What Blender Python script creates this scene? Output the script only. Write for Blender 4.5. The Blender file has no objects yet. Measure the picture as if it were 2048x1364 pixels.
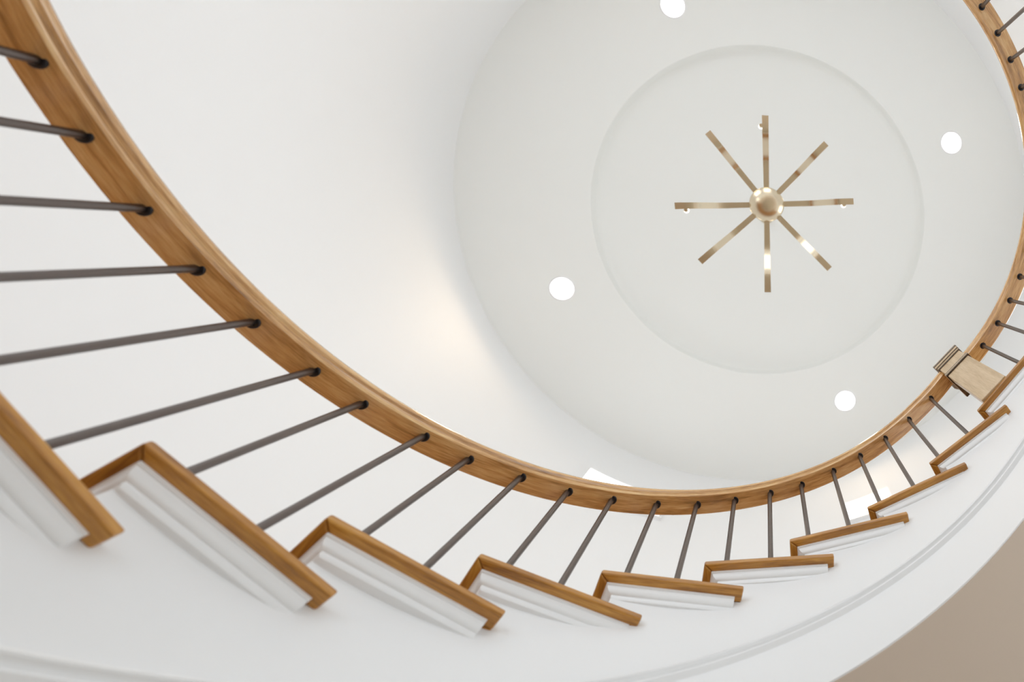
import bpy, bmesh, math
from mathutils import Vector, Matrix
from math import sin, cos, pi

scene = bpy.context.scene
COL = scene.collection

# ------------------------------------------------------------------ place
ZC = 0.65                      # camera height over the hall floor (all heights below are over the floor)
CX, CY = 0.0192, -0.3219       # axis of the round stair hall
R_WALL = 3.191                 # round wall
H_CEIL = ZC + 9.0              # ceiling
R_DOME = 1.868                 # recessed round tray in the ceiling
R_LAMP = 2.388
R_RAIL = 1.4455                # circle of the balusters
R_FACE = 1.425                 # face of the stringer towards the well
PITCH = 0.21128                # angle of one step
RISE = 0.18
TREAD_T = 0.027
A0 = 2.812                     # nosing angle of tread 0
Z0 = ZC + 1.5374               # top of tread 0
ZR0, AR0 = ZC + 1.9844, 3.1837 # underside of hand rail at one angle
Z_LEVEL = ZC + 3.9497          # underside of gallery rail

def tread_line(a):
    return Z0 + RISE * (A0 - a) / PITCH
def rail_z(a):
    return ZR0 + 2 * RISE / 2 * (AR0 - a) / PITCH
def rail_r(a):
    x = min(max(a, 1.03), 3.2) - 2.2
    return 1.4463 - 0.0098 * x - 0.0033 * x * x + 0.0163 * x ** 3
def pt(r, a, z):
    return Vector((CX + r * cos(a), CY + r * sin(a), z))

# ------------------------------------------------------------------ materials
def new_mat(name):
    m = bpy.data.materials.new(name)
    m.use_nodes = True
    nt = m.node_tree
    return m, nt, nt.nodes['Principled BSDF']

def paint(name, col, rough=0.6, bump=0.02):
    m, nt, b = new_mat(name)
    n = nt.nodes.new('ShaderNodeTexNoise'); n.inputs['Scale'].default_value = 60; n.inputs['Detail'].default_value = 3
    tc = nt.nodes.new('ShaderNodeTexCoord'); nt.links.new(tc.outputs['Object'], n.inputs['Vector'])
    bp = nt.nodes.new('ShaderNodeBump'); bp.inputs['Strength'].default_value = bump; bp.inputs['Distance'].default_value = 0.01
    nt.links.new(n.outputs['Fac'], bp.inputs['Height']); nt.links.new(bp.outputs['Normal'], b.inputs['Normal'])
    b.inputs['Base Color'].default_value = (*col, 1)
    b.inputs['Roughness'].default_value = rough
    return m

def wood(name, dark, mid, light, rough=0.35, scale=1.0, coat=0.3):
    m, nt, b = new_mat(name)
    at = nt.nodes.new('ShaderNodeAttribute'); at.attribute_name = 'grain'
    mp = nt.nodes.new('ShaderNodeMapping'); mp.inputs['Scale'].default_value = (3.0 * scale, 38 * scale, 38 * scale)
    nt.links.new(at.outputs['Vector'], mp.inputs['Vector'])
    n1 = nt.nodes.new('ShaderNodeTexNoise'); n1.inputs['Scale'].default_value = 1.0; n1.inputs['Detail'].default_value = 5
    n1.inputs['Roughness'].default_value = 0.6; n1.inputs['Distortion'].default_value = 0.6
    nt.links.new(mp.outputs['Vector'], n1.inputs['Vector'])
    mp2 = nt.nodes.new('ShaderNodeMapping'); mp2.inputs['Scale'].default_value = (22 * scale, 330 * scale, 330 * scale)
    nt.links.new(at.outputs['Vector'], mp2.inputs['Vector'])
    n2 = nt.nodes.new('ShaderNodeTexNoise'); n2.inputs['Scale'].default_value = 1.0; n2.inputs['Detail'].default_value = 3
    nt.links.new(mp2.outputs['Vector'], n2.inputs['Vector'])
    mx = nt.nodes.new('ShaderNodeMix'); mx.data_type = 'FLOAT'; mx.inputs[0].default_value = 0.35
    nt.links.new(n1.outputs['Fac'], mx.inputs[2]); nt.links.new(n2.outputs['Fac'], mx.inputs[3])
    cr = nt.nodes.new('ShaderNodeValToRGB')
    e = cr.color_ramp.elements
    e[0].position = 0.32; e[0].color = (*dark, 1)
    e[1].position = 0.68; e[1].color = (*light, 1)
    k = e.new(0.5); k.color = (*mid, 1)
    nt.links.new(mx.outputs[0], cr.inputs['Fac'])
    nt.links.new(cr.outputs['Color'], b.inputs['Base Color'])
    bp = nt.nodes.new('ShaderNodeBump'); bp.inputs['Strength'].default_value = 0.05; bp.inputs['Distance'].default_value = 0.005
    nt.links.new(n2.outputs['Fac'], bp.inputs['Height']); nt.links.new(bp.outputs['Normal'], b.inputs['Normal'])
    b.inputs['Roughness'].default_value = rough
    b.inputs['Coat Weight'].default_value = coat
    b.inputs['Coat Roughness'].default_value = 0.12
    return m

def metal(name, col, rough):
    m, nt, b = new_mat(name)
    b.inputs['Base Color'].default_value = (*col, 1)
    b.inputs['Metallic'].default_value = 1.0
    n = nt.nodes.new('ShaderNodeTexNoise'); n.inputs['Scale'].default_value = 90; n.inputs['Detail'].default_value = 2
    tc = nt.nodes.new('ShaderNodeTexCoord'); nt.links.new(tc.outputs['Object'], n.inputs['Vector'])
    mr = nt.nodes.new('ShaderNodeMapRange')
    mr.inputs['To Min'].default_value = rough * 0.8; mr.inputs['To Max'].default_value = rough * 1.2
    nt.links.new(n.outputs['Fac'], mr.inputs['Value']); nt.links.new(mr.outputs['Result'], b.inputs['Roughness'])
    return m

def glow(name, col, strength):
    m = bpy.data.materials.new(name); m.use_nodes = True
    nt = m.node_tree; nt.nodes.clear()
    o = nt.nodes.new('ShaderNodeOutputMaterial'); e = nt.nodes.new('ShaderNodeEmission')
    e.inputs['Color'].default_value = (*col, 1); e.inputs['Strength'].default_value = strength
    nt.links.new(e.outputs[0], o.inputs['Surface'])
    return m

def floor_wood(name):
    m, nt, b = new_mat(name)
    tc = nt.nodes.new('ShaderNodeTexCoord')
    br = nt.nodes.new('ShaderNodeTexBrick')
    br.inputs['Color1'].default_value = (0.66, 0.58, 0.48, 1); br.inputs['Color2'].default_value = (0.72, 0.64, 0.53, 1)
    br.inputs['Mortar'].default_value = (0.4, 0.34, 0.26, 1)
    br.inputs['Scale'].default_value = 1.0; br.inputs['Mortar Size'].default_value = 0.003
    br.inputs['Brick Width'].default_value = 1.4; br.inputs['Row Height'].default_value = 0.12
    nt.links.new(tc.outputs['Object'], br.inputs['Vector'])
    nt.links.new(br.outputs['Color'], b.inputs['Base Color'])
    b.inputs['Roughness'].default_value = 0.35
    return m

M_WALL = paint('white_wall_paint', (0.86, 0.86, 0.86))
M_CEIL = paint('white_ceiling_paint', (0.845, 0.85, 0.825))
M_TRIM = paint('white_satin_trim', (0.85, 0.85, 0.85), 0.32, 0.005)
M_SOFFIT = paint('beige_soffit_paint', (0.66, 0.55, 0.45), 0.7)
M_RAIL = wood('oak_rail', (0.25, 0.105, 0.024), (0.67, 0.365, 0.13), (0.90, 0.62, 0.30), 0.26, 1.0, 1.0)
M_TREAD = wood('oak_tread', (0.18, 0.062, 0.010), (0.44, 0.190, 0.028), (0.66, 0.34, 0.065), 0.36, 1.0, 0.25)
M_NEWEL = wood('pale_oak_newel', (0.44, 0.29, 0.15), (0.58, 0.42, 0.25), (0.68, 0.52, 0.34), 0.4, 0.6, 0.2)
M_NEWELD = wood('dark_oak_moulding', (0.035, 0.018, 0.009), (0.065, 0.034, 0.016), (0.11, 0.06, 0.03), 0.35, 1.0, 0.3)
M_BAL = metal('bronze_grey_metal', (0.145, 0.124, 0.115), 0.36)
M_SOCKET = paint('black_socket', (0.012, 0.012, 0.016), 0.4)
M_NICKEL = metal('brushed_nickel', (0.72, 0.615, 0.45), 0.22)
M_FLOOR = floor_wood('plank_floor')
M_LENS = glow('lamp_lens', (1.0, 0.97, 0.92), 14.0)
M_BULB = glow('bulb_glow', (1.0, 0.95, 0.88), 6.0)
FILL = 6.5
M_FILL = glow('added_fill_pane', (0.87, 0.94, 1.0), FILL)  # glow of the added upper windows, brightens the hall from out of view
M_PANE2 = glow('bright_sky_pane', (0.95, 0.98, 1.0), 7.0)
M_FILL_LOW = glow('added_low_fill_pane', (0.87, 0.94, 1.0), 5.2)  # weaker glow for the added low windows

# ------------------------------------------------------------------ helpers
def finish(name, bm, mat, parent=None, smooth=None, grain=None, loc=None, bevel=0):
    bmesh.ops.recalc_face_normals(bm, faces=bm.faces[:])
    me = bpy.data.meshes.new(name)
    bm.to_mesh(me); bm.free()
    if grain is not None:
        at = me.attributes.new('grain', 'FLOAT_VECTOR', 'POINT')
        for i, v in enumerate(me.vertices):
            at.data[i].vector = grain(v.co)
    if loc is not None:
        me.transform(Matrix.Translation(-Vector(loc)))
    me.materials.append(mat)
    if smooth is not None:
        for p in me.polygons: p.use_smooth = True
        me.set_sharp_from_angle(angle=math.radians(smooth))
    o = bpy.data.objects.new(name, me)
    COL.objects.link(o)
    if parent is not None:
        o.parent = parent
        o.matrix_parent_inverse = Matrix.Identity(4)
    if loc is not None:
        w = Vector(loc)
        q = parent
        while q is not None:
            w = w - q.location
            q = q.parent
        o.location = w
    if bevel:
        md = o.modifiers.new('soft_edges', 'BEVEL'); md.width = bevel; md.segments = 2; md.limit_method = 'ANGLE'
    return o

def tag(o, label, cat, group=None):
    o['label'] = label; o['category'] = cat
    if group: o['group'] = group
    return o

def struct(o):
    o['kind'] = 'structure'; return o

def thing(name, label, cat, loc, group=None):
    o = bpy.data.objects.new(name, None); COL.objects.link(o); o.location = loc
    o.empty_display_size = 0.1
    return tag(o, label, cat, group)

def sweep(bm, angles, section, closed=True, caps=True):
    """section(a) -> list of (r, z); skins the rings around the hall axis"""
    rings = []
    for a in angles:
        rings.append([bm.verts.new(pt(r, a, z)) for r, z in section(a)])
    n = len(rings[0])
    for p, q in zip(rings[:-1], rings[1:]):
        for i in range(n if closed else n - 1):
            j = (i + 1) % n
            bm.faces.new((p[i], p[j], q[j], q[i]))
    if caps and closed:
        bm.faces.new(rings[0]); bm.faces.new(list(reversed(rings[-1])))
    return rings

def lathe(bm, c, prof, seg=32, start=0.0):
    """prof: (r, z) from c, closed at r=0 ends"""
    rings = []
    for r, z in prof:
        if r < 1e-6:
            rings.append([bm.verts.new((c[0], c[1], c[2] + z))])
        else:
            rings.append([bm.verts.new((c[0] + r * cos(start + 2 * pi * i / seg), c[1] + r * sin(start + 2 * pi * i / seg), c[2] + z)) for i in range(seg)])
    for p, q in zip(rings[:-1], rings[1:]):
        for i in range(seg):
            j = (i + 1) % seg
            if len(p) == 1: bm.faces.new((p[0], q[j], q[i]))
            elif len(q) == 1: bm.faces.new((p[i], p[j], q[0]))
            else: bm.faces.new((p[i], p[j], q[j], q[i]))

def prism(bm, poly, z0, z1):
    lo = [bm.verts.new((x, y, z0)) for x, y in poly]
    hi = [bm.verts.new((x, y, z1)) for x, y in poly]
    n = len(poly)
    for i in range(n):
        j = (i + 1) % n
        bm.faces.new((lo[i], lo[j], hi[j], hi[i]))
    bm.faces.new(hi); bm.faces.new(list(reversed(lo)))

def obox(bm, c, ux, uy, hx, hy, z0, z1):
    """box with plan axes ux, uy"""
    P = [(c[0] + sx * hx * ux[0] + sy * hy * uy[0], c[1] + sx * hx * ux[1] + sy * hy * uy[1]) for sx, sy in ((-1, -1), (1, -1), (1, 1), (-1, 1))]
    prism(bm, P, z0, z1)

def arange(a, b, step):
    n = max(1, int(math.ceil(abs(b - a) / step)))
    return [a + (b - a) * i / n for i in range(n + 1)]

def ring_grain(v):
    dx, dy = v.x - CX, v.y - CY
    r = math.hypot(dx, dy); a = math.atan2(dy, dx)
    if a < -2.2: a += 2 * pi
    return (a * 1.42, r, v.z - (rail_z(a) if a > 0.8 else Z_LEVEL))

# ------------------------------------------------------------------ hall shell
bm = bmesh.new()
lathe(bm, (CX, CY, 0), [(R_WALL, -0.1), (R_WALL, H_CEIL + 0.02), (R_WALL + 0.15, H_CEIL + 0.02), (R_WALL + 0.15, -0.1), (R_WALL, -0.1)], 192)
wall = struct(finish('wall_round', bm, M_WALL, smooth=30))

bm = bmesh.new()
prof = [(R_WALL + 0.1, 0.0), (R_DOME + 0.012, 0.0), (R_DOME + 0.003, 0.003), (R_DOME, 0.012), (R_DOME - 0.006, 0.16)]
for i in range(1, 13):                       # the shallow dome over the tray
    t = i / 12
    prof.append(((R_DOME - 0.006) * cos(t * pi / 2), 0.16 + 0.23 * sin(t * pi / 2)))
prof[-1] = (0.0, 0.39)
lathe(bm, (CX, CY, H_CEIL), prof, 192)
ceil = struct(finish('ceiling', bm, M_CEIL, smooth=40))

bm = bmesh.new()
lathe(bm, (CX, CY, 0), [(0, 0), (R_WALL + 0.1, 0), (R_WALL + 0.1, -0.1), (0, -0.1)], 96)
floor = struct(finish('floor', bm, M_FLOOR))

# baseboard round the hall floor
bm = bmesh.new()
sweep(bm, arange(0, 2 * pi, 0.05), lambda a: [(R_WALL, 0.0), (R_WALL - 0.02, 0.0), (R_WALL - 0.02, 0.12), (R_WALL - 0.008, 0.14), (R_WALL, 0.14)], caps=False)
struct(finish('baseboard_round', bm, M_TRIM, smooth=30))

WIN = 0
def window_or_fill(a0, a1, z0, z1, mat, nx=1, nz=1, fw=0.05):
    """window bent to the round wall: frame, glazing bars and a lit pane; also used for the added fill panes"""
    global WIN
    WIN += 1
    bm = bmesh.new()
    A = arange(a0, a1, 0.03)
    da = fw / R_WALL
    dep = 0.035
    def bar(b0, b1, y0, y1, d):
        sweep(bm, arange(b0, b1, 0.03), lambda a: [(R_WALL + 0.01, y0), (R_WALL - d, y0), (R_WALL - d, y1), (R_WALL + 0.01, y1)])
    bar(a0 - da, a1 + da, z0 - fw, z0, dep); bar(a0 - da, a1 + da, z1, z1 + fw, dep)
    bar(a0 - da, a0, z0, z1, dep); bar(a1, a1 + da, z0, z1, dep)
    for i in range(1, nx):
        m = a0 + (a1 - a0) * i / nx; bar(m - da * .3, m + da * .3, z0, z1, dep * .8)
    for i in range(1, nz):
        m = z0 + (z1 - z0) * i / nz; bar(a0, a1, m - fw * .3, m + fw * .3, dep * .8)
    w = struct(finish('window_or_fill_%d' % WIN, bm, M_TRIM))
    bm = bmesh.new()
    sweep(bm, A, lambda a: [(R_WALL - 0.012, z0), (R_WALL - 0.012, z1), (R_WALL + 0.004, z1), (R_WALL + 0.004, z0)])
    p = finish('pane', bm, mat, w)
    return w

# two small bright windows high in the wall behind the stair rail
window_or_fill(1.940, 2.190, ZC + 7.36, ZC + 7.90, M_PANE2, fw=0.03)
window_or_fill(1.205, 1.348, ZC + 7.16, ZC + 7.64, M_PANE2, fw=0.03)
# unseen lit windows added as fill light, over the gallery and low down
for a in (-2.2, -1.5, 0.3):
    window_or_fill(a - 0.2, a + 0.2, ZC + 3.7, ZC + 6.4, M_FILL, 2, 4)
window_or_fill(-0.1, 0.5, 0.12, 2.3, M_FILL_LOW, 4, 3)  # added low glazing, lights the stringer and soffit
window_or_fill(3.6, 4.5, 0.9, 3.3, M_FILL_LOW, 3, 2)  # second added low light source, also out of view

# ------------------------------------------------------------------ staircase
FRONT = {1: (1.369, 2.6089), 2: (1.3631, 2.393), 3: (1.3632, 2.175), 4: (1.381, 1.9624), 5: (1.3836, 1.7571),
         6: (1.3832, 1.5552), 7: (1.3912, 1.3331), 8: (1.3904, 1.1106), 9: (1.3869, 0.8832)}
BACK = {0: (1.3832, 2.511), 1: (1.3835, 2.2914), 2: (1.3787, 2.0764), 3: (1.4023, 1.8552), 4: (1.3823, 1.6633),
        5: (1.3867, 1.4516), 6: (1.3936, 1.2379), 7: (1.4012, 1.0239), 8: (1.3894, 0.8113)}
K0, K1 = -3, 9
for k in range(K0, K1 + 1):
    FRONT.setdefault(k, (1.380, A0 - PITCH * k))
    BACK.setdefault(k, (1.385, A0 - PITCH * k - 0.305))
RISER_IN = 0.036
def riser_a(k):
    return FRONT[k][1] - RISER_IN if k in FRONT else A0 - PITCH * k - RISER_IN

stair = thing('staircase', 'white curved staircase with overhanging brown oak treads sweeping up round the open well', 'staircase', (CX, CY, 0))

K_LOW = -12
A_FOOT = A0 - PITCH * K_LOW - RISER_IN
A_END = -2.45                     # where the gallery ends, far out of sight
Z_LAND = Z0 + RISE * 9
def under(a):
    return min(max(tread_line(a) - 0.905, 0.0), Z_LAND - 0.33)

# stringer: the white skirt with the saw-tooth top
bm = bmesh.new()
T = 0.045
def step_spans():
    for k in range(K_LOW, K1 + 1):
        a = riser_a(k)
        b = riser_a(k + 1) if k < K1 else A_END
        yield k, a, b
prev = None
for k, a, b in step_spans():
    top = Z0 + RISE * k - TREAD_T
    first = True
    for aa in arange(a, b, 0.027):
        zb = under(aa)
        if first and prev is not None:
            lo_f, lo_b = prev[0], prev[1]
        else:
            lo_f, lo_b = bm.verts.new(pt(R_FACE, aa, zb)), bm.verts.new(pt(R_FACE + T, aa, zb))
        hi_f, hi_b = bm.verts.new(pt(R_FACE, aa, top)), bm.verts.new(pt(R_FACE + T, aa, top))
        if prev is not None and not first:
            plf, plb, phf, phb = prev
            bm.faces.new((plf, lo_f, hi_f, phf)); bm.faces.new((plb, phb, hi_b, lo_b))
            bm.faces.new((phf, hi_f, hi_b, phb)); bm.faces.new((plf, plb, lo_b, lo_f))
        elif prev is not None:                    # vertical step between two levels
            bm.faces.new((prev[2], hi_f, hi_b, prev[3]))
        first = False
        prev = (lo_f, lo_b, hi_f, hi_b)
stringer = finish('stringer', bm, M_TRIM, stair, smooth=25, loc=(CX, CY, 0))

# moulding line running along the stringer
bm = bmesh.new()
sec = [(0.0, -0.552), (0.003, -0.554), (0.003, -0.557), (0.010, -0.559), (0.016, -0.564), (0.018, -0.572), (0.016, -0.577), (0.008, -0.581), (0.004, -0.587), (0.003, -0.594),
       (0.010, -0.597), (0.013, -0.602), (0.013, -0.608), (0.010, -0.612), (0.003, -0.618), (0.0, -0.622)]
def mould_line(a):
    return min(tread_line(a), Z_LAND + 0.42)
A_MLD = A0 + PITCH * (Z0 - 0.67) / RISE
sweep(bm, arange(A_MLD, A_END, 0.03), lambda a: [(R_FACE + 0.004, mould_line(a) - 0.622), (R_FACE + 0.004, mould_line(a) - 0.552)] + [(R_FACE - d, mould_line(a) + z) for d, z in sec])
finish('bead_moulding', bm, M_TRIM, stringer, smooth=35, loc=(CX, CY, 0))

# soffit: the plastered underside
bm = bmesh.new()
A_SOF = A0 + PITCH * (Z0 - 0.905) / RISE
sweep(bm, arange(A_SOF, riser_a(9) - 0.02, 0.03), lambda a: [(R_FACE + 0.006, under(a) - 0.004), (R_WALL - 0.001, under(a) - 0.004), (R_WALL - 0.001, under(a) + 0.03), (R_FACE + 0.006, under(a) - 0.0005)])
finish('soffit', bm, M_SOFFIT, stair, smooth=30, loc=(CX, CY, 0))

def plan(r, a):
    return Vector((CX + r * cos(a), CY + r * sin(a)))

for k in range(K0, K1 + 1):
    zt = Z0 + RISE * k
    A, B = plan(*FRONT[k]), plan(*BACK[k])
    aA, aB = FRONT[k][1], BACK[k][1]
    t = (B - A).normalized()
    n = Vector((t.y, -t.x))
    if n.dot(A - Vector((CX, CY))) < 0: n = -n
    w = 0.045
    rad = Vector((cos(aA), sin(aA)))
    A2 = A + rad * w + t * w
    B2 = B + n * w
    aB2 = math.atan2(B2.y - CY, B2.x - CX)
    if aB2 < aB - pi: aB2 += 2 * pi
    ro = R_WALL - 0.002
    # board with the front nosing; grain along the step
    bm = bmesh.new()
    poly = [A, A2, B2] + [plan(ro, x) for x in arange(aB2, aA, 0.08)]
    prism(bm, [(p.x, p.y) for p in poly], zt - TREAD_T, zt)
    am = (aA + aB) / 2
    er, et = Vector((cos(am), sin(am))), Vector((-sin(am), cos(am)))
    tr = finish('tread', bm, M_TREAD, stair, loc=(A.x, A.y, zt), bevel=0.005,
                grain=lambda v, k=k, er=er, et=et: (v.x * er.x + v.y * er.y + k * 3.1, v.x * et.x + v.y * et.y, v.z))
    # mitred return nosing along the open end
    bm = bmesh.new()
    prism(bm, [(p.x, p.y) for p in (A, B, B2, A2)], zt - TREAD_T, zt)
    finish('return_nosing', bm, M_TREAD, tr, loc=(A.x, A.y, zt), bevel=0.005,
           grain=lambda v, k=k, t=t, n=n: (v.x * t.x + v.y * t.y + k * 1.7, v.x * n.x + v.y * n.y, v.z * 1.0))
    # cove moulding under the overhang, returned round the nosing corner
    bm = bmesh.new()
    csec = [(0.0, 0.0), (0.0, -0.010), (0.004, -0.011), (0.006, -0.020), (0.010, -0.028), (0.017, -0.034), (0.021, -0.035), (0.021, -0.046), (0.026, -0.052), (0.046, -0.052), (0.046, 0.0)]
    o1 = 0.026
    end = B - t * 0.020
    c0 = A + rad * o1 + t * o1
    path = [(A + rad * 1.2 + t * o1, t), (c0, (t + n)), (B - t * 0.022 + n * o1, n)]
    rings = []
    for P, d in path:
        rings.append([bm.verts.new((P.x + d.x * s, P.y + d.y * s, zt - TREAD_T + z)) for s, z in csec])
    m = len(csec)
    for p, q in zip(rings[:-1], rings[1:]):
        for i in range(m):
            j = (i + 1) % m
            bm.faces.new((p[i], p[j], q[j], q[i]))
    bm.faces.new(rings[0]); bm.faces.new(list(reversed(rings[-1])))
    finish('cove_moulding', bm, M_TRIM, tr, smooth=40, loc=(A.x, A.y, zt))
    # riser
    ar = riser_a(k)
    bm = bmesh.new()
    zb = zt - RISE
    p0, p1 = plan(R_FACE + 0.0005, ar), plan(ro, ar)
    d = Vector((-sin(ar), cos(ar))) * -0.02
    prism(bm, [(p0.x, p0.y), (p1.x, p1.y), (p1.x + d.x, p1.y + d.y), (p0.x + d.x, p0.y + d.y)], zb, zt - TREAD_T)
    finish('riser', bm, M_TRIM, stair, loc=(p0.x, p0.y, zb))

# ------------------------------------------------------------------ gallery floor
bm = bmesh.new()
sweep(bm, arange(riser_a(9) - 0.03, A_END, 0.04), lambda a: [(R_FACE + T, Z_LAND - 0.33), (R_WALL - 0.001, Z_LAND - 0.33), (R_WALL - 0.001, Z_LAND - 0.002), (R_FACE + T, Z_LAND - 0.002)])
gal = struct(finish('floor_gallery', bm, M_WALL, smooth=30))
bm = bmesh.new()
sweep(bm, arange(BACK[9][1] - 0.003, A_END, 0.04), lambda a: [(1.388, Z_LAND - TREAD_T), (1.52, Z_LAND - TREAD_T), (1.52, Z_LAND), (1.388, Z_LAND)])
finish('landing_nosing', bm, M_TREAD, gal, smooth=30, grain=ring_grain)

# ------------------------------------------------------------------ stair railing
RSEC = [(-0.034, 0.000), (0.046, 0.000), (0.050, 0.006), (0.049, 0.018), (0.053, 0.023), (0.055, 0.034), (0.054, 0.048), (0.046, 0.061),
        (0.026, 0.069), (-0.012, 0.069), (-0.036, 0.062), (-0.048, 0.050), (-0.051, 0.036), (-0.048, 0.025), (-0.042, 0.021), (-0.042, 0.017), (-0.039, 0.014), (-0.038, 0.005)]
BAL = [(1.4454, 3.1747), (1.4501, 3.0804), (1.4436, 2.9739), (1.4447, 2.873), (1.4443, 2.7684), (1.444, 2.6539), (1.4443, 2.5603), (1.4369, 2.4415),
       (1.4445, 2.346), (1.4405, 2.2357), (1.447, 2.1289), (1.4484, 2.026), (1.4511, 1.917), (1.4541, 1.8118), (1.4503, 1.7082), (1.4477, 1.6037),
       (1.4505, 1.5042), (1.4433, 1.3941), (1.4355, 1.2916), (1.4283, 1.1838), (1.427, 1.0714), (1.4287, 0.9543)]
A_NEWEL = 0.792
rail = thing('stair_railing', 'curved oak hand rail on thin dark metal balusters climbing the stair', 'railing', tuple(pt(R_RAIL, 2.0, 0)))
A_RLOW = A_FOOT - 0.25
bm = bmesh.new()
sweep(bm, arange(A_RLOW, A_NEWEL + 0.0555, 0.02), lambda a: [(rail_r(a) + d, rail_z(a) + z) for d, z in RSEC])
finish('handrail', bm, M_RAIL, rail, smooth=38, grain=ring_grain, loc=tuple(pt(R_RAIL, 2.0, 0)))

def baluster(parent, r, a, zb, zt, r0=0.0098):
    p = pt(r, a, 0)
    bm = bmesh.new()
    L = zt - zb
    lathe(bm, (p.x, p.y, zb), [(0, 0.0), (r0, 0.0), (r0, L + 0.004), (0, L + 0.004)], 16)
    o = finish('baluster', bm, M_BAL, parent, smooth=40, loc=(p.x, p.y, zb))
    bm = bmesh.new()          # dark socket in the underside of the rail
    lathe(bm, (p.x, p.y, zt), [(r0, 0.003), (r0, -0.0015), (r0 + 0.007, -0.0015), (r0 + 0.0085, 0.0), (r0 + 0.0085, 0.004), (r0, 0.003)], 20)
    finish('socket_ring', bm, M_SOCKET, o, smooth=40, loc=(p.x, p.y, zt))
    return o

low = [(1.445, 3.1747 + 0.1056 * j) for j in range(6, 0, -1)]
for i, (r, a) in enumerate(low + BAL):
    k = (i - 6 - 4) // 2
    baluster(rail, r, a, Z0 + RISE * k, rail_z(a))

# ------------------------------------------------------------------ newel post
er, et = Vector((cos(A_NEWEL), sin(A_NEWEL))), Vector((-sin(A_NEWEL), cos(A_NEWEL)))
nc = plan(R_RAIL - 0.002, A_NEWEL)
newel = thing('newel_post', 'square pale oak newel post with moulded cap at the head of the stair', 'newel post', (nc.x, nc.y, Z_LAND))
NG = lambda v: (v.z, v.x * et.x + v.y * et.y, v.x * er.x + v.y * er.y)
H = 0.078
bm = bmesh.new(); obox(bm, nc - er * (H - 0.03), er, et, 0.03, H, Z_LAND, ZC + 3.802)
finish('post_shaft', bm, M_NEWEL, newel, grain=NG, loc=(nc.x, nc.y, Z_LAND), bevel=0.004)
bm = bmesh.new()
for g, z0, z1 in ((0.007, 3.802, 3.815), (0.007, 3.827, 3.842)):
    obox(bm, nc, er, et, H + g, H + g, ZC + z0, ZC + z1)
finish('neck_moulding', bm, M_NEWELD, newel, grain=NG, loc=(nc.x, nc.y, ZC + 3.8))
bm = bmesh.new()
for g, z0, z1 in ((0.005, 3.996, 4.010), (0.009, 4.030, 4.044), (0.013, 4.074, 4.094)):
    obox(bm, nc, er, et, H + g, H + g, ZC + z0, ZC + z1)
finish('cap_moulding', bm, M_NEWELD, newel, grain=NG, loc=(nc.x, nc.y, ZC + 4.0))
bm = bmesh.new()
obox(bm, nc, er, et, H + 0.006, H + 0.006, ZC + 4.010, ZC + 4.030)
obox(bm, nc, er, et, H + 0.010, H + 0.010, ZC + 4.040, ZC + 4.078)
obox(bm, nc, er, et, H + 0.012, H + 0.012, ZC + 4.094, ZC + 4.105)
lo = [Vector((nc.x, nc.y)) + er * sx * 0.088 + et * sy * 0.088 for sx, sy in ((-1, -1), (1, -1), (1, 1), (-1, 1))]
v = [bm.verts.new((p.x, p.y, ZC + 4.105)) for p in lo]; ap = bm.verts.new((nc.x, nc.y, ZC + 4.14))
for i in range(4): bm.faces.new((v[i], v[(i + 1) % 4], ap))
finish('post_cap', bm, M_NEWEL, newel, grain=NG, loc=(nc.x, nc.y, ZC + 4.01))
bm = bmesh.new(); obox(bm, nc, er, et, H + 0.009, H + 0.009, ZC + 3.815, ZC + 3.827); obox(bm, nc, er, et, H, H, ZC + 3.836, ZC + 4.06)
finish('post_block', bm, M_NEWEL, newel, grain=NG, loc=(nc.x, nc.y, ZC + 3.836), bevel=0.003)

# ------------------------------------------------------------------ gallery railing
grail = thing('gallery_railing', 'level oak hand rail on metal balusters curving round the upper gallery edge', 'railing', tuple(pt(R_RAIL, 0.0, Z_LAND)))
bm = bmesh.new()
sweep(bm, arange(A_NEWEL - 0.0555, -1.7, 0.02), lambda a: [(R_RAIL + d, Z_LEVEL + z) for d, z in RSEC])
finish('handrail', bm, M_RAIL, grail, smooth=38, grain=ring_grain, loc=tuple(pt(R_RAIL, 0, Z_LEVEL)))
GAL = [0.6614, 0.5566, 0.4563, 0.3569]
GAL += [0.3569 - (0.3569 + 0.361) * i / 7 for i in range(1, 7)]
GAL += [5.9222 - 2 * pi, 5.8174 - 2 * pi, 5.714 - 2 * pi, 5.6084 - 2 * pi]
GAL += [5.6084 - 2 * pi - 0.104 * i for i in (1, 2, 3)]
for a in GAL:
    baluster(grail, R_RAIL + 0.003 if a > -0.3 else R_RAIL - 0.005, a, Z_LAND, Z_LEVEL)

# ------------------------------------------------------------------ chandelier
ZCH = ZC + 6.5
ch = thing('chandelier', 'eight-armed brushed metal chandelier hanging under the ceiling dome', 'chandelier', (CX, CY, ZCH))
bm = bmesh.new()
RH = 0.142
prof = [(0.0, -0.055)] + [(RH * sin(t), -0.055 * cos(t)) for t in [pi / 2 * i / 8 for i in range(1, 9)]] + [(RH, 0.02), (RH * 0.93, 0.035), (0.05, 0.05), (0, 0.05)]
lathe(bm, (CX, CY, ZCH), prof, 48)
finish('hub', bm, M_NICKEL, ch, smooth=40, loc=(CX, CY, ZCH))
bm = bmesh.new()
lathe(bm, (CX, CY, ZCH + 0.048), [(0, 0), (0.012, 0), (0.012, H_CEIL + 0.36 - ZCH - 0.048), (0, H_CEIL + 0.36 - ZCH - 0.048)], 16)
finish('rod', bm, M_NICKEL, ch, smooth=40, loc=(CX, CY, ZCH + 0.048))
bm = bmesh.new()
lathe(bm, (CX, CY, H_CEIL + 0.39), [(0, -0.06), (0.05, -0.058), (0.08, -0.03), (0.085, 0.0), (0, 0.0)], 32)
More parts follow.
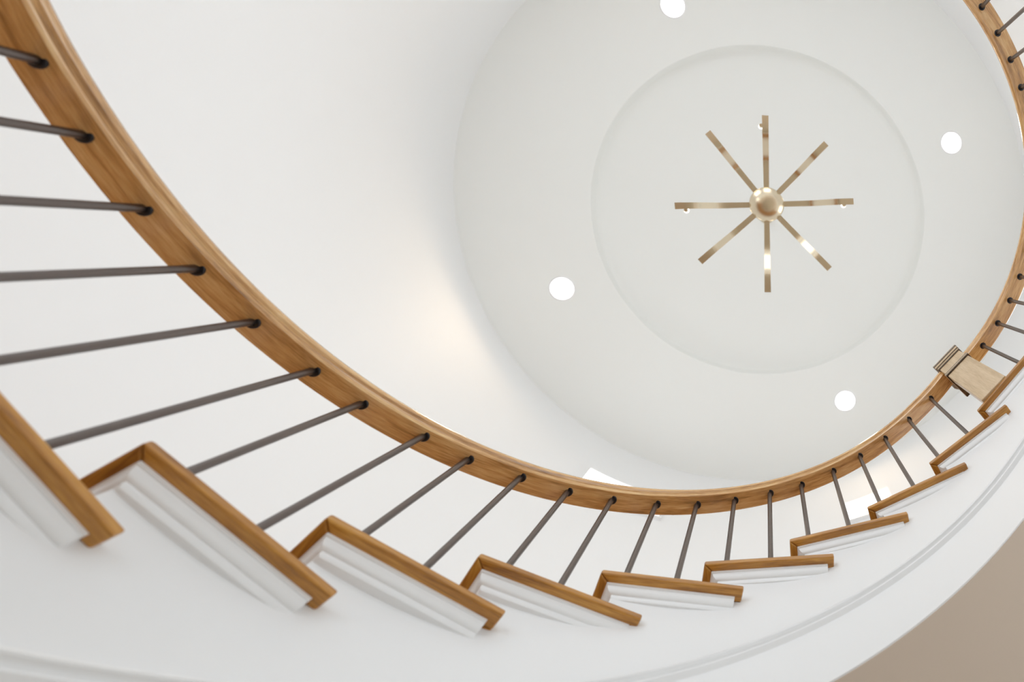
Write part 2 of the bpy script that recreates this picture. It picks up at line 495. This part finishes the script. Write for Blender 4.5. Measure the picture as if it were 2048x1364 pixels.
finish('ceiling_canopy', bm, M_NICKEL, ch, smooth=40, loc=(CX, CY, H_CEIL + 0.39))
ARMS = [(178.0, .715, -.034), (-2.4, .714, .026), (-88.7, .700, -.034), (91.6, .726, 0), (-128.1, .703, 0), (47.1, .731, 0), (-44.9, .703, 0), (139.3, .719, 0)]
for ang, L, side in ARMS:
    a = math.radians(ang)
    d = Vector((cos(a), sin(a))); s = Vector((-sin(a), cos(a)))
    bm = bmesh.new()
    rings = []
    N = 24
    for i in range(N + 1):
        u = i / N
        r = 0.118 + (L - 0.118) * u
        q = min(max((u - 0.36) / 0.46, 0.0), 1.0); z = 0.012 - 0.115 * q * q * (3 - 2 * q)
        hw = 0.022 + 0.004 * u
        c = Vector((CX, CY)) + d * r
        th = 0.006
        rings.append([bm.verts.new((c.x + s.x * q * hw, c.y + s.y * q * hw, ZCH + z + e * th)) for q, e in ((-1, -1), (1, -1), (1, 1), (-1, 1))])
    for p, q in zip(rings[:-1], rings[1:]):
        for i in range(4):
            j = (i + 1) % 4
            bm.faces.new((p[i], p[j], q[j], q[i]))
    bm.faces.new(rings[0]); bm.faces.new(list(reversed(rings[-1])))
    zt = ZCH + 0.012 - 0.115 + 0.016
    c = Vector((CX, CY)) + d * 0.13
    arm = finish('arm', bm, M_NICKEL, ch, smooth=30, loc=(c.x, c.y, ZCH))
    cb = Vector((CX, CY)) + d * (L * 0.89) + s * side
    bm = bmesh.new()
    lathe(bm, (cb.x, cb.y, zt), [(0, -0.012), (0.012, -0.012), (0.016, 0.0), (0.016, 0.03), (0, 0.03)], 16)
    finish('bulb_holder', bm, M_NICKEL, arm, smooth=40, loc=(cb.x, cb.y, zt))
    bm = bmesh.new()
    lathe(bm, (cb.x, cb.y, zt + 0.03), [(0, 0), (0.010, 0.0), (0.019, 0.016), (0.021, 0.03), (0.014, 0.055), (0.004, 0.075), (0, 0.078)], 16)
    finish('bulb', bm, M_BULB, arm, smooth=60, loc=(cb.x, cb.y, zt + 0.03))

# ------------------------------------------------------------------ recessed ceiling lights
LAMPS = [(2.3696, 2.7906, 'round recessed ceiling light left of the dome, nearest the long white wall', 6.5),
         (2.4024, 1.2068, 'round recessed ceiling light below the dome, nearest the newel post', 6),
         (2.3829, 5.9029, 'faint round recessed ceiling light right of the dome, nearest the gallery railing', 4),
         (2.3961, 4.3294, 'round recessed ceiling light above the dome, cut by the top edge of the view', 6)]
for r, a, lab, power in LAMPS:
    p = pt(r, a, H_CEIL)
    t = thing('recessed_light', lab, 'ceiling light', tuple(p), 'recessed lights round the ceiling dome')
    bm = bmesh.new()
    lathe(bm, p, [(0.118, -0.001), (0.120, -0.007), (0.130, -0.007), (0.138, -0.002), (0.138, 0.002), (0.118, 0.002), (0.118, -0.001)], 40)
    finish('trim_ring', bm, M_TRIM, t, smooth=40, loc=tuple(p))
    bm = bmesh.new()
    lathe(bm, p, [(0, -0.004), (0.118, -0.004), (0.118, 0.0), (0, 0.0)], 40)
    finish('lens', bm, M_LENS, t, loc=tuple(p))
    ld = bpy.data.lights.new('downlight', 'SPOT'); ld.energy = power * 10; ld.color = (1.0, 0.74, 0.48)
    ld.spot_size = math.radians(150); ld.spot_blend = 0.9; ld.shadow_soft_size = 0.11
    lo = bpy.data.objects.new('downlight', ld); COL.objects.link(lo)
    lo.parent = t; lo.location = (0, 0, -0.03)

# ------------------------------------------------------------------ world, camera, view
w = bpy.data.worlds.new('hall_world'); scene.world = w; w.use_nodes = True
w.node_tree.nodes['Background'].inputs['Color'].default_value = (0.8, 0.88, 1.0, 1)
w.node_tree.nodes['Background'].inputs['Strength'].default_value = 0.6

cd = bpy.data.cameras.new('camera'); cam = bpy.data.objects.new('camera', cd); COL.objects.link(cam)
Rr = Vector((0.9696, 0.0, -0.2449)).normalized()
Fw = Vector((0.2417, 0.1612, 0.9569)).normalized()
Dn = Fw.cross(Rr).normalized()
mat = Matrix((( Rr.x, -Dn.x, -Fw.x, 0), (Rr.y, -Dn.y, -Fw.y, 0), (Rr.z, -Dn.z, -Fw.z, ZC), (0, 0, 0, 1)))
cam.matrix_world = mat
cd.sensor_fit = 'HORIZONTAL'; cd.sensor_width = 36.0
cd.lens = 1475.0 / 2048 * 36
cd.shift_x = (1024 - 1909.31) / 2048
cd.shift_y = (727.85 - 682) / 2048
cd.clip_start = 0.02
cd.dof.use_dof = True; cd.dof.focus_distance = 3.3; cd.dof.aperture_fstop = 2.2
scene.camera = cam

scene.cycles.max_bounces = 14
scene.cycles.diffuse_bounces = 8
scene.cycles.glossy_bounces = 4
scene.cycles.sample_clamp_indirect = 6.0
scene.cycles.use_denoising = True
vs = scene.view_settings
vs.view_transform = 'Standard'; vs.look = 'None'; vs.gamma = 1.0; vs.use_curve_mapping = False
vs.exposure = -0.8
